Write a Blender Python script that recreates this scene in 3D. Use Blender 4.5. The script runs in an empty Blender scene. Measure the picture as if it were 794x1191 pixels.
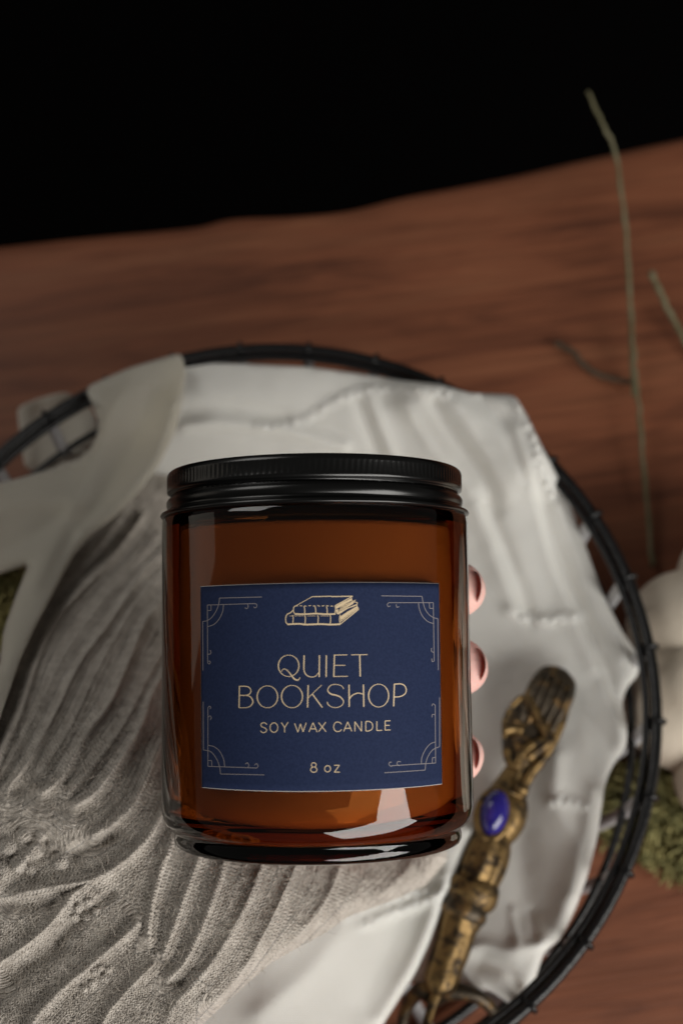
import bpy, bmesh, math, random
import numpy as np
from mathutils import Vector, Matrix
from mathutils.geometry import delaunay_2d_cdt

random.seed(7); rng = np.random.default_rng(7)
sc = bpy.context.scene
COL = sc.collection

# ------------------------------------------------------------------ camera
TILT = math.radians(24.0); F = 1500.0; PW, PH = 794.0, 1191.0
CH = 0.47
CAM = np.array([0.0, 0.0, CH])
RT = np.array([1.0, 0, 0]); UP = np.array([0, math.cos(TILT), math.sin(TILT)])
FW = np.array([0, math.sin(TILT), -math.cos(TILT)])
cd = bpy.data.cameras.new('camera'); cam = bpy.data.objects.new('camera', cd); COL.objects.link(cam)
cam.location = CAM; cam.rotation_euler = (TILT, 0, 0)
cd.sensor_fit = 'VERTICAL'; cd.sensor_height = 36.0; cd.sensor_width = 24.0
cd.lens = 36.0 * F / PH
cd.clip_start = 0.01; cd.clip_end = 50
cd.dof.use_dof = True; cd.dof.focus_distance = 0.279; cd.dof.aperture_fstop = 10.5; cd.dof.aperture_blades = 7
sc.camera = cam

# ------------------------------------------------------------------ light
w = bpy.data.worlds.new('World'); sc.world = w; w.use_nodes = True
w.node_tree.nodes['Background'].inputs[0].default_value = (0.95, 0.92, 0.85, 1)
w.node_tree.nodes['Background'].inputs[1].default_value = 0.07
def area(name, d, dist, sx, sy, power, col, tgt=(0.0, 0.11, 0.1)):
    l = bpy.data.lights.new(name, 'AREA'); l.shape = 'RECTANGLE'; l.size = sx; l.size_y = sy
    l.energy = power; l.color = col
    o = bpy.data.objects.new(name, l); COL.objects.link(o)
    dv = Vector(d).normalized(); o.location = Vector(tgt) + dv * dist
    o.rotation_euler = dv.to_track_quat('Z', 'Y').to_euler()
    return o
area('window_light', (0.60, -0.69, 0.52), 0.80, 0.85, 0.42, 9.6, (1.0, 0.97, 0.92))
area('upper_window_light', (-0.60, 0.42, 0.72), 1.1, 0.55, 0.5, 3.0, (1.0, 0.97, 0.92))
area('far_window_light', (-1.0, 0.17, 0.12), 1.1, 0.42, 0.5, 0.26, (1.0, 0.90, 0.76))

vs = sc.view_settings; vs.view_transform = 'Standard'; vs.look = 'None'; vs.gamma = 1.0; vs.exposure = -0.15
vs.use_curve_mapping = False
sc.cycles.use_denoising = True
sc.cycles.max_bounces = 14; sc.cycles.transmission_bounces = 12; sc.cycles.glossy_bounces = 6
sc.cycles.diffuse_bounces = 4; sc.cycles.volume_bounces = 1; sc.cycles.caustics_refractive = True
sc.cycles.caustics_reflective = False
sc.cycles.sample_clamp_indirect = 4.0

# ------------------------------------------------------------------ helpers
def raydir(px, py):
    px = np.asarray(px, float); py = np.asarray(py, float)
    u = (px - PW / 2) / F; v = (PH / 2 - py) / F
    return FW + u[..., None] * RT + v[..., None] * UP
def W(px, py, d):                 # point at a given depth along the viewing axis
    return CAM + np.asarray(d, float)[..., None] * raydir(px, py)
def P(px, py, z):                 # point on the horizontal plane at height z
    r = raydir(px, py); s = (np.asarray(z, float) - CH) / r[..., 2]
    return CAM + s[..., None] * r
def sm(a, b, x):
    t = np.clip((np.asarray(x, float) - a) / (b - a), 0, 1); return t * t * (3 - 2 * t)

def mesh_obj(name, V, Fc, mat, parent=None, smooth=True, uv=None):
    me = bpy.data.meshes.new(name)
    me.from_pydata([tuple(map(float, v)) for v in V], [], [tuple(int(i) for i in f) for f in Fc])
    if smooth: me.polygons.foreach_set('use_smooth', [True] * len(me.polygons))
    if uv is not None:
        ul = me.uv_layers.new(name='UVMap')
        li = np.zeros(len(me.loops), int); me.loops.foreach_get('vertex_index', li)
        ul.data.foreach_set('uv', np.asarray(uv)[li].astype(np.float32).ravel())
    me.materials.append(mat); me.update()
    o = bpy.data.objects.new(name, me); COL.objects.link(o)
    if parent: o.parent = parent
    return o
def root(name, label, cat, loc=(0, 0, 0), group=None):
    o = bpy.data.objects.new(name, None); COL.objects.link(o); o.location = loc
    o.empty_display_size = 0.01
    tag(o, label, cat, group); return o
def tag(o, label, cat, group=None, kind=None):
    o['label'] = label; o['category'] = cat
    if group: o['group'] = group
    if kind: o['kind'] = kind
def local(o, child):             # parts are built in world space; keep them there under a moved root
    child.matrix_parent_inverse = Matrix.Translation(-Vector(o.location))
def recalc(o):
    bm = bmesh.new(); bm.from_mesh(o.data); bmesh.ops.recalc_face_normals(bm, faces=bm.faces[:]); bm.to_mesh(o.data); bm.free()

class MB:
    def __init__(s): s.V = []; s.F = []; s.n = 0
    def add(s, V, Fc):
        s.V.extend(list(map(tuple, V))); s.F.extend([tuple(i + s.n for i in f) for f in Fc]); s.n += len(V)
    def tube(s, pts, rad, seg=10, closed=False, cap=True):
        pts = np.asarray(pts, float); n = len(pts)
        rad = np.broadcast_to(np.asarray(rad, float), (n,))
        T = np.roll(pts, -1, 0) - np.roll(pts, 1, 0) if closed else np.gradient(pts, axis=0)
        T /= np.linalg.norm(T, axis=1)[:, None] + 1e-12
        ref = np.array([0, 0, 1.0]); 
        if abs(T[0] @ ref) > .9: ref = np.array([1.0, 0, 0])
        N = np.cross(T[0], ref); N /= np.linalg.norm(N)
        V = []
        for i in range(n):
            N = N - (N @ T[i]) * T[i]; N /= np.linalg.norm(N); B = np.cross(T[i], N)
            for k in range(seg):
                a = 2 * math.pi * k / seg
                V.append(pts[i] + rad[i] * (math.cos(a) * N + math.sin(a) * B))
        Fc = []
        for i in range(n if closed else n - 1):
            j = (i + 1) % n
            for k in range(seg):
                k2 = (k + 1) % seg
                Fc.append((i * seg + k, i * seg + k2, j * seg + k2, j * seg + k))
        if cap and not closed:
            Fc.append(tuple(range(seg))[::-1]); Fc.append(tuple((n - 1) * seg + k for k in range(seg)))
        s.add(V, Fc)
    def build(s, name, mat, parent=None, smooth=True):
        return mesh_obj(name, s.V, s.F, mat, parent, smooth)

def lathe(prof, frame, seg=128, closed=False, rmod=None):
    """prof: (radius, height); frame: origin, axis, x, y"""
    O, A, X, Y = frame; V = []; Fc = []
    n = len(prof)
    for (r, h) in prof:
        for k in range(seg):
            a = 2 * math.pi * k / seg
            rr = r if rmod is None else rmod(r, h, a)
            V.append(O + A * h + rr * (math.cos(a) * X + math.sin(a) * Y))
    for i in range(n if closed else n - 1):
        j = (i + 1) % n
        for k in range(seg):
            k2 = (k + 1) % seg; Fc.append((i * seg + k, i * seg + k2, j * seg + k2, j * seg + k))
    if not closed:
        Fc.append(tuple(range(seg))[::-1]); Fc.append(tuple((n - 1) * seg + k for k in range(seg)))
    return V, Fc

def spline(pts, n=40):
    pts = np.asarray(pts, float); m = len(pts)
    if m < 3: return np.array([pts[0] + (pts[-1] - pts[0]) * t for t in np.linspace(0, 1, n)])
    ext = np.vstack([2 * pts[0] - pts[1], pts, 2 * pts[-1] - pts[-2]])
    out = []
    for t in np.linspace(0, m - 1 - 1e-9, n):
        i = int(t); f = t - i; a, b, c, d = ext[i:i + 4]
        out.append(.5 * ((2 * b) + (-a + c) * f + (2 * a - 5 * b + 4 * c - d) * f * f + (-a + 3 * b - 3 * c + d) * f ** 3))
    return np.array(out)

def polydist(Q, line, closed=False):
    """distance, signed side, arc length, tangent of the nearest point of a polyline"""
    Q = np.asarray(Q, float); L = np.asarray(line, float)
    if closed: L = np.vstack([L, L[:1]])
    best = np.full(len(Q), 1e9); side = np.zeros(len(Q)); arc = np.zeros(len(Q)); s0 = 0
    for i in range(len(L) - 1):
        a, b = L[i], L[i + 1]; d = b - a; l = np.linalg.norm(d) + 1e-9
        t = np.clip(((Q - a) @ d) / (l * l), 0, 1); c = a + t[:, None] * d
        e = Q - c; ds = np.hypot(e[:, 0], e[:, 1]); m = ds < best
        best[m] = ds[m]; side[m] = np.sign(d[0] * e[m, 1] - d[1] * e[m, 0]); arc[m] = s0 + t[m] * l
        s0 += l
    return best, side, arc
def inside(Q, poly):
    x, y = Q[:, 0], Q[:, 1]; r = np.zeros(len(Q), bool); n = len(poly); j = n - 1
    for i in range(n):
        xi, yi = poly[i]; xj, yj = poly[j]
        c = ((yi > y) != (yj > y)) & (x < (xj - xi) * (y - yi) / (yj - yi + 1e-12) + xi)
        r ^= c; j = i
    return r
def vnoise(Q, scale, seed=0):
    g = np.random.default_rng(seed).random((256, 256)); q = np.asarray(Q, float) / scale + 1000
    i = np.floor(q).astype(int); f = q - i; f = f * f * (3 - 2 * f); a = i % 256; b = (i + 1) % 256
    return ((g[a[:, 0], a[:, 1]] * (1 - f[:, 0]) + g[b[:, 0], a[:, 1]] * f[:, 0]) * (1 - f[:, 1]) +
            (g[a[:, 0], b[:, 1]] * (1 - f[:, 0]) + g[b[:, 0], b[:, 1]] * f[:, 0]) * f[:, 1]) * 2 - 1

def sheet(outline, zfn, step, n_edge=6):
    """triangulated drape over an outline; zfn gives the height above the table for each sample"""
    out = []
    m = len(outline)
    for i in range(m):
        a = np.array(outline[i], float); b = np.array(outline[(i + 1) % m], float)
        k = max(1, int(np.linalg.norm(b - a) / step))
        for t in range(k): out.append(a + (b - a) * t / k)
    out = np.array(out)
    # soften the outline corners and fray it a little
    for _ in range(3): out = (np.roll(out, 1, 0) + 2 * out + np.roll(out, -1, 0)) / 4
    x0, y0 = out.min(0); x1, y1 = out.max(0)
    gx, gy = np.meshgrid(np.arange(x0, x1, step), np.arange(y0, y1, step * .9)); gx = gx + (np.arange(gx.shape[0]) % 2)[:, None] * step * .5
    Q = np.c_[gx.ravel(), gy.ravel()]
    Q = Q[inside(Q, out)]
    d = np.full(len(Q), 1e9)
    for c in range(0, len(out), 200):
        seg = out[c:c + 200]
        d = np.minimum(d, np.sqrt(((Q[:, None, :] - seg[None]) ** 2).sum(2)).min(1)) if len(Q) < 60000 else \
            np.minimum(d, np.concatenate([np.sqrt(((q[:, None, :] - seg[None]) ** 2).sum(2)).min(1) for q in np.array_split(Q, 20)]))
    Q = Q[d > step * .6]; d = d[d > step * .6]
    allp = np.vstack([out, Q]); no = len(out)
    r = delaunay_2d_cdt([Vector(p) for p in allp], [(i, (i + 1) % no) for i in range(no)], [], 1, 1e-6)
    V2 = np.array([tuple(v) for v in r[0]]); Fc = [tuple(f) for f in r[2]]
    z, uv = zfn(V2, out)
    return V2, P(V2[:, 0], V2[:, 1], z), Fc, uv
def thicken(V, Fc, th):
    """give a sheet a real thickness (closed solid)"""
    V = np.asarray(V); T = np.asarray(Fc)
    n = np.zeros_like(V); a, b, c = V[T[:, 0]], V[T[:, 1]], V[T[:, 2]]
    fn = np.cross(b - a, c - a); 
    for k in range(3): np.add.at(n, T[:, k], fn)
    n /= np.linalg.norm(n, axis=1)[:, None] + 1e-15
    if n[:, 2].mean() < 0: n = -n; T = T[:, ::-1]
    N = len(V); V2 = np.vstack([V, V - n * th])
    from collections import Counter
    ec = Counter(); 
    for t in T:
        for k in range(3):
            e = (int(t[k]), int(t[(k + 1) % 3])); ec[e] += 1
    side = [(e[1], e[0], e[0] + N, e[1] + N) for e in ec if (e[1], e[0]) not in ec]
    F2 = [tuple(t) for t in T] + [tuple(int(i) + N for i in t[::-1]) for t in T] + side
    return V2, F2

# ------------------------------------------------------------------ materials
def mat(name):
    m = bpy.data.materials.new(name); m.use_nodes = True; nt = m.node_tree
    return m, nt, nt.nodes['Principled BSDF']
def N(nt, t, **k):
    n = nt.nodes.new(t)
    for a, b in k.items(): setattr(n, a, b)
    return n
def simple(name, col, rough=.5, metal=0, spec=.5, bump=None, vary=None, sss=None):
    m, nt, b = mat(name)
    b.inputs['Base Color'].default_value = (*col, 1); b.inputs['Roughness'].default_value = rough
    b.inputs['Metallic'].default_value = metal; b.inputs['Specular IOR Level'].default_value = spec
    tc = N(nt, 'ShaderNodeTexCoord')
    if vary:
        sc_, col2, lo, hi = vary
        n = N(nt, 'ShaderNodeTexNoise'); n.inputs['Scale'].default_value = sc_; n.inputs['Detail'].default_value = 6
        nt.links.new(tc.outputs['Object'], n.inputs['Vector'])
        mr = N(nt, 'ShaderNodeMapRange'); mr.inputs[1].default_value = lo; mr.inputs[2].default_value = hi
        nt.links.new(n.outputs['Fac'], mr.inputs[0])
        mx = N(nt, 'ShaderNodeMix', data_type='RGBA'); mx.inputs[6].default_value = (*col, 1); mx.inputs[7].default_value = (*col2, 1)
        nt.links.new(mr.outputs[0], mx.inputs[0]); nt.links.new(mx.outputs[2], b.inputs['Base Color'])
    if bump:
        sc_, dist, st = bump
        n = N(nt, 'ShaderNodeTexNoise'); n.inputs['Scale'].default_value = sc_; n.inputs['Detail'].default_value = 5
        nt.links.new(tc.outputs['Object'], n.inputs['Vector'])
        bp = N(nt, 'ShaderNodeBump'); bp.inputs['Distance'].default_value = dist; bp.inputs['Strength'].default_value = st
        nt.links.new(n.outputs['Fac'], bp.inputs['Height']); nt.links.new(bp.outputs['Normal'], b.inputs['Normal'])
    if sss:
        b.inputs['Subsurface Weight'].default_value = sss[0]; b.inputs['Subsurface Radius'].default_value = sss[1]
        b.inputs['Subsurface Scale'].default_value = sss[2]
    return m

def wood_mat():
    m, nt, b = mat('walnut_wood'); L = nt.links
    tc = N(nt, 'ShaderNodeTexCoord'); mp = N(nt, 'ShaderNodeMapping')
    mp.inputs['Rotation'].default_value = (0, 0, math.radians(-9)); L.new(tc.outputs['Object'], mp.inputs['Vector'])
    def stretched(sx, sy, scale, det, dist=0.0, rough=.6):
        q = N(nt, 'ShaderNodeMapping'); q.inputs['Scale'].default_value = (sx, sy, sy); L.new(mp.outputs[0], q.inputs['Vector'])
        n = N(nt, 'ShaderNodeTexNoise'); n.inputs['Scale'].default_value = scale; n.inputs['Detail'].default_value = det
        n.inputs['Distortion'].default_value = dist; n.inputs['Roughness'].default_value = rough
        L.new(q.outputs[0], n.inputs['Vector']); return n
    warp = stretched(1, 1.6, 5, 3)
    g1 = stretched(2.0, 15, 3.0, 8, 1.4); g2 = stretched(3, 70, 5.0, 4, .3); g3 = stretched(1.2, 4, 3.0, 4, .6)
    r = N(nt, 'ShaderNodeValToRGB'); L.new(g1.outputs['Fac'], r.inputs[0])
    e = r.color_ramp.elements; e[0].position = .30; e[0].color = (.10, .034, .018, 1); e[1].position = .74; e[1].color = (.27, .105, .052, 1)
    x = r.color_ramp.elements.new(.48); x.color = (.215, .074, .036, 1)
    r2 = N(nt, 'ShaderNodeMapRange'); r2.inputs[1].default_value = .35; r2.inputs[2].default_value = .65; r2.inputs[3].default_value = .80; r2.inputs[4].default_value = 1.12
    L.new(g2.outputs['Fac'], r2.inputs[0])
    r3 = N(nt, 'ShaderNodeMapRange'); r3.inputs[1].default_value = .3; r3.inputs[2].default_value = .7; r3.inputs[3].default_value = .72; r3.inputs[4].default_value = 1.2
    L.new(g3.outputs['Fac'], r3.inputs[0])
    mu = N(nt, 'ShaderNodeMath', operation='MULTIPLY'); L.new(r2.outputs[0], mu.inputs[0]); L.new(r3.outputs[0], mu.inputs[1])
    vm = N(nt, 'ShaderNodeVectorMath', operation='SCALE'); L.new(r.outputs[0], vm.inputs[0]); L.new(mu.outputs[0], vm.inputs['Scale'])
    L.new(vm.outputs[0], b.inputs['Base Color'])
    b.inputs['Roughness'].default_value = .55; b.inputs['Specular IOR Level'].default_value = .3
    bp = N(nt, 'ShaderNodeBump'); bp.inputs['Distance'].default_value = .0006; bp.inputs['Strength'].default_value = .5
    L.new(g2.outputs['Fac'], bp.inputs['Height']); L.new(bp.outputs['Normal'], b.inputs['Normal'])
    return m

def cloth_mat(name='cream_muslin', col=(.71, .69, .62)):
    m, nt, b = mat(name); L = nt.links
    b.inputs['Base Color'].default_value = (*col, 1); b.inputs['Roughness'].default_value = .95
    b.inputs['Specular IOR Level'].default_value = .12; b.inputs['Sheen Weight'].default_value = .2
    b.inputs['Subsurface Weight'].default_value = .6; b.inputs['Subsurface Radius'].default_value = (1, .93, .82); b.inputs['Subsurface Scale'].default_value = .004
    tc = N(nt, 'ShaderNodeTexCoord')
    n = N(nt, 'ShaderNodeTexNoise'); n.inputs['Scale'].default_value = 60; n.inputs['Detail'].default_value = 8; L.new(tc.outputs['Object'], n.inputs['Vector'])
    wv = N(nt, 'ShaderNodeTexWave'); wv.inputs['Scale'].default_value = 500; wv.inputs['Distortion'].default_value = 2; L.new(tc.outputs['Object'], wv.inputs['Vector'])
    wv2 = N(nt, 'ShaderNodeTexWave', bands_direction='Y'); wv2.inputs['Scale'].default_value = 500; wv2.inputs['Distortion'].default_value = 2; L.new(tc.outputs['Object'], wv2.inputs['Vector'])
    ad = N(nt, 'ShaderNodeMath', operation='ADD'); L.new(wv.outputs['Fac'], ad.inputs[0]); L.new(wv2.outputs['Fac'], ad.inputs[1])
    wr_ = N(nt, 'ShaderNodeTexNoise', noise_type='RIDGED_MULTIFRACTAL'); wr_.inputs['Scale'].default_value = 22; wr_.inputs['Detail'].default_value = 3; wr_.inputs['Distortion'].default_value = .8
    wm_ = N(nt, 'ShaderNodeMapping'); wm_.inputs['Scale'].default_value = (1.6, .7, 1); wm_.inputs['Rotation'].default_value = (0, 0, .35); L.new(tc.outputs['Object'], wm_.inputs['Vector']); L.new(wm_.outputs[0], wr_.inputs['Vector'])
    b0 = N(nt, 'ShaderNodeBump'); b0.inputs['Distance'].default_value = .0016; b0.inputs['Strength'].default_value = .55; L.new(wr_.outputs['Fac'], b0.inputs['Height'])
    b1 = N(nt, 'ShaderNodeBump'); L.new(b0.outputs[0], b1.inputs['Normal']); b1.inputs['Distance'].default_value = .0004; b1.inputs['Strength'].default_value = .7; L.new(n.outputs['Fac'], b1.inputs['Height'])
    b2 = N(nt, 'ShaderNodeBump'); b2.inputs['Distance'].default_value = .0001; b2.inputs['Strength'].default_value = .5; L.new(ad.outputs[0], b2.inputs['Height']); L.new(b1.outputs[0], b2.inputs['Normal'])
    L.new(b2.outputs[0], b.inputs['Normal'])
    return m

def knit_mat():
    m, nt, b = mat('oatmeal_wool'); L = nt.links
    uv = N(nt, 'ShaderNodeUVMap'); uv.uv_map = 'UVMap'
    sp = N(nt, 'ShaderNodeSeparateXYZ')
    tc = N(nt, 'ShaderNodeTexCoord')
    nz = N(nt, 'ShaderNodeTexNoise'); nz.inputs['Scale'].default_value = .22; nz.inputs['Detail'].default_value = 3
    L.new(uv.outputs[0], nz.inputs['Vector'])
    md = N(nt, 'ShaderNodeVectorMath', operation='MULTIPLY_ADD'); L.new(nz.outputs['Color'], md.inputs[0]); md.inputs[1].default_value = (2.2, 2.2, 0); L.new(uv.outputs[0], md.inputs[2])
    L.new(md.outputs[0], sp.inputs[0])
    def mth(op, a, b_=None, c=None):
        n = N(nt, 'ShaderNodeMath', operation=op)
        for i, v in enumerate((a, b_, c)):
            if v is None: continue
            if isinstance(v, (int, float)): n.inputs[i].default_value = v
            else: L.new(v, n.inputs[i])
        return n.outputs[0]
    wale = 6.4; row = 4.6
    U = mth('DIVIDE', sp.outputs[0], wale); V_ = mth('DIVIDE', sp.outputs[1], row)
    fu = mth('ABSOLUTE', mth('SUBTRACT', mth('FRACT', U), .5))          # 0 at centre of wale, .5 at edges
    ph = mth('ADD', V_, mth('MULTIPLY', fu, 1.6))
    s = mth('SINE', mth('MULTIPLY', ph, 2 * math.pi))
    s = mth('MULTIPLY_ADD', s, .5, .5)
    gap = mth('SUBTRACT', 1.0, mth('POWER', mth('MULTIPLY', mth('ABSOLUTE', mth('SUBTRACT', fu, .25)), 4), 2.0))
    h = mth('MULTIPLY', s, mth('MAXIMUM', gap, 0.0))
    n2 = N(nt, 'ShaderNodeTexNoise'); n2.inputs['Scale'].default_value = 900; n2.inputs['Detail'].default_value = 7; n2.inputs['Roughness'].default_value = .7
    L.new(tc.outputs['Object'], n2.inputs['Vector'])
    n3 = N(nt, 'ShaderNodeTexNoise'); n3.inputs['Scale'].default_value = 260; n3.inputs['Detail'].default_value = 5
    L.new(tc.outputs['Object'], n3.inputs['Vector'])
    hh = mth('ADD', mth('MULTIPLY', h, .8), mth('MULTIPLY', n2.outputs['Fac'], 1.0))
    hh = mth('ADD', hh, mth('MULTIPLY', n3.outputs['Fac'], .35))
    bp = N(nt, 'ShaderNodeBump'); bp.inputs['Distance'].default_value = .0005; bp.inputs['Strength'].default_value = .9
    L.new(hh, bp.inputs['Height']); L.new(bp.outputs[0], b.inputs['Normal'])
    r = N(nt, 'ShaderNodeValToRGB'); e = r.color_ramp.elements
    e[0].position = .36; e[0].color = (.38, .335, .29, 1); e[1].position = .60; e[1].color = (.62, .565, .50, 1)
    mixf = mth('ADD', mth('MULTIPLY', n2.outputs['Fac'], .55), mth('MULTIPLY', n3.outputs['Fac'], .45))
    L.new(mixf, r.inputs[0]); L.new(r.outputs[0], b.inputs['Base Color'])
    b.inputs['Roughness'].default_value = 1; b.inputs['Specular IOR Level'].default_value = .1
    b.inputs['Sheen Weight'].default_value = .35; b.inputs['Sheen Roughness'].default_value = .5
    return m

def glass_mat():
    m, nt, b = mat('amber_glass'); L = nt.links
    b.inputs['Base Color'].default_value = (1, 1, 1, 1); b.inputs['Transmission Weight'].default_value = 1
    b.inputs['Roughness'].default_value = 0.0; b.inputs['IOR'].default_value = 1.5
    va = N(nt, 'ShaderNodeVolumeAbsorption'); va.inputs['Color'].default_value = (.75, .49, .13, 1); va.inputs['Density'].default_value = 540
    L.new(va.outputs[0], nt.nodes['Material Output'].inputs['Volume'])
    tc = N(nt, 'ShaderNodeTexCoord'); n = N(nt, 'ShaderNodeTexNoise'); n.inputs['Scale'].default_value = 45; n.inputs['Detail'].default_value = 2
    L.new(tc.outputs['Object'], n.inputs['Vector'])
    bp = N(nt, 'ShaderNodeBump'); bp.inputs['Distance'].default_value = .0004; bp.inputs['Strength'].default_value = .25
    L.new(n.outputs['Fac'], bp.inputs['Height']); L.new(bp.outputs[0], b.inputs['Normal'])
    return m

M_wood = wood_mat(); M_cloth = cloth_mat(); M_gauze_dim = cloth_mat('dimmed_beige_gauze', (.40, .37, .31)); M_knit = knit_mat(); M_glass = glass_mat()  # gauze: left-side dimness painted in as a darker, opaque copy of the cloth
M_black = simple('black_lacquered_metal', (.0028, .0028, .0028), .25, 0, .5)
M_wire = simple('black_iron_wire', (.005, .005, .0055), .32, 0, .4, bump=(500, .0004, .5))
M_spoke_lit = simple('lit_grey_wire', (.42, .42, .43), .5, 0, .6, bump=(500, .0003, .5))  # basket wire painted grey to stand for light caught on the spokes
M_wax = simple('soy_wax', (.62, .44, .30), .6, 0, .3)
M_label = simple('navy_label_paper', (.0090, .0165, .050), .8, 0, .2, bump=(2500, .00005, .6), vary=(1800, (.013, .022, .062), .35, .65))
M_ink = simple('gold_ink', (.60, .47, .30), .6, 0, .3)
M_ink2 = simple('pale_ink', (.21, .19, .20), .6, 0, .3)
M_pap = simple('label_edge_paper', (.55, .53, .5), .8)
M_brass = simple('antique_brass', (.22, .14, .055), .46, .8, .5, bump=(260, .0006, .8), vary=(300, (.04, .028, .018), .46, .62))
M_dark = simple('tarnished_brass', (.055, .042, .028), .42, .7, .5, bump=(260, .0006, .8), vary=(220, (.22, .13, .05), .52, .66))
M_stone = simple('blue_cabochon', (.016, .010, .14), .15, 0, .8, vary=(120, (.03, .025, .26), .4, .65))
M_skin = simple('skin', (.68, .40, .36), .6, 0, .4, bump=(700, .0003, .5), vary=(60, (.80, .50, .44), .4, .6), sss=(.5, (1, .5, .4), .003))
M_nail = simple('nail', (.72, .45, .40), .55, 0, .5)
M_pump = simple('white_pumpkin_skin', (.74, .67, .56), .55, 0, .3, bump=(120, .001, .4), vary=(30, (.64, .55, .44), .4, .7))
M_stalk = simple('pumpkin_stalk', (.18, .14, .08), .8)
M_stem = simple('dried_green_stem', (.12, .11, .055), .8, vary=(90, (.17, .155, .09), .4, .6))
M_stemd = simple('dark_dried_stem', (.06, .042, .025), .9)
M_moss = simple('moss', (.30, .26, .10), .9, vary=(110, (.19, .18, .07), .4, .6))
M_void = simple('dark_floor', (.0035, .003, .0032), .9, 0, .05)

# ------------------------------------------------------------------ setting
fl = mesh_obj('floor', [(-6, -6, -.75), (6, -6, -.75), (6, 6, -.75), (-6, 6, -.75)], [(0, 1, 2, 3)], M_void, smooth=False)
fl['kind'] = 'structure'
edge_px = [(-420, 322), (-250, 305), (-100, 290), (0, 280), (100, 269), (180, 262), (232, 256), (270, 247), (340, 244), (405, 238), (470, 222), (530, 211),
           (600, 197), (660, 183), (720, 170), (794, 154), (900, 132), (1050, 100), (1250, 60)]
ep = spline([P(x, y, 0)[:2] for x, y in edge_px], 220)
for _ in range(6): ep[1:-1] = (ep[:-2] + ep[1:-1] * 2 + ep[2:]) / 4
V = []; Fc = []; rows = []
prof = [(-.020, 0.0), (-.008, -.0004), (-.003, -.0016), (0, -.005), (.0015, -.012), (-.001, -.022), (-.006, -.030), (-.02, -.035)]
x0, x1 = ep[0, 0], ep[-1, 0]
for (dy, z) in [(-99, 0.0)] + prof + [(-99, -.035)]:
    for q in ep: V.append((q[0], (-.75 if dy == -99 else q[1] + dy), z))
n = len(ep)
R_ = len(prof) + 2
for i in range(R_):
    j = (i + 1) % R_
    for k in range(n - 1): Fc.append((i * n + k, i * n + k + 1, j * n + k + 1, j * n + k))
Fc.append(tuple(i * n for i in range(R_))); Fc.append(tuple(i * n + n - 1 for i in range(R_))[::-1])
tb = mesh_obj('wooden_table', V, Fc, M_wood); recalc(tb)
tag(tb, 'reddish brown wooden table top with wavy live edge at the back', 'table')
em = tb.modifiers.new('e', 'EDGE_SPLIT'); em.split_angle = math.radians(50)

# ------------------------------------------------------------------ wire basket
RZ = .07; BC = np.array([-.0243, .118]); BR = .1245
def ringpts(r, z, n=128, c=BC, a0=0):
    return [np.array([c[0] + r * math.cos(a0 + 2 * math.pi * k / n), c[1] + r * math.sin(a0 + 2 * math.pi * k / n), z]) for k in range(n)]
bk = root('wire_basket', 'round black wire basket standing on the wooden table', 'basket', (BC[0], BC[1], 0))
def ring(name, r, z, rad):
    b = MB(); b.tube(ringpts(r, z), rad, 12, closed=True); o = b.build(name, M_wire, bk); local(bk, o); return o
ring('rim', BR, RZ, .0019); ring('inner_rim', BR - .0030, RZ - .0010, .0012)
ring('hoop', BR - .0035, RZ - .021, .0013)
ring('base_hoop', BR - .009, .0045, .002)
for rr in (.035, .075): ring('base_ring', rr, .0035, .0013)
NS = 32
for k in range(NS):
    a = math.radians(5.5 + 360 / NS * k); cs, sn = math.cos(a), math.sin(a)
    def q(r, z): return np.array([BC[0] + r * cs, BC[1] + r * sn, z])
    kn = MB(); kn.tube(spline([q(BR - .002, RZ + .0016), q(BR + .0008, RZ + .0024), q(BR + .0023, RZ + .0008), q(BR + .0022, RZ - .0012), q(BR, RZ - .0026)], 14), .0008, 8)
    pts = spline([q(BR - .0008, RZ - .0018), q(BR - .0014, RZ - .010), q(BR - .0018, RZ - .021), q(BR - .0040, RZ - .044),
                  q(BR - .0065, .010), q(BR - .013, .0035), q(BR - .03, .0022), q(.03, .0022)], 50)
    b = MB(); b.tube(pts, .0021, 10); o = b.build('spoke', M_spoke_lit, bk); local(bk, o)
    c = kn.build('wire_tie', M_wire, o)

# ------------------------------------------------------------------ muslin cloth
outA = [(200, 426), (250, 422), (300, 424), (360, 427), (420, 435), (470, 443), (512, 447), (545, 457), (598, 459), (612, 482), (628, 515), (645, 548),
        (665, 592), (682, 640), (700, 690), (722, 733), (744, 765), (742, 785), (728, 800), (722, 818), (729, 845), (728, 868), (712, 890), (703, 912), (699, 940),
        (694, 975), (684, 1015), (670, 1055), (652, 1092), (632, 1108), (622, 1140), (604, 1176), (585, 1163), (565, 1150), (553, 1158), (538, 1150), (505, 1148),
        (450, 1135), (300, 1100), (120, 1000), (50, 900), (20, 800), (40, 660), (150, 520)]
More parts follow.
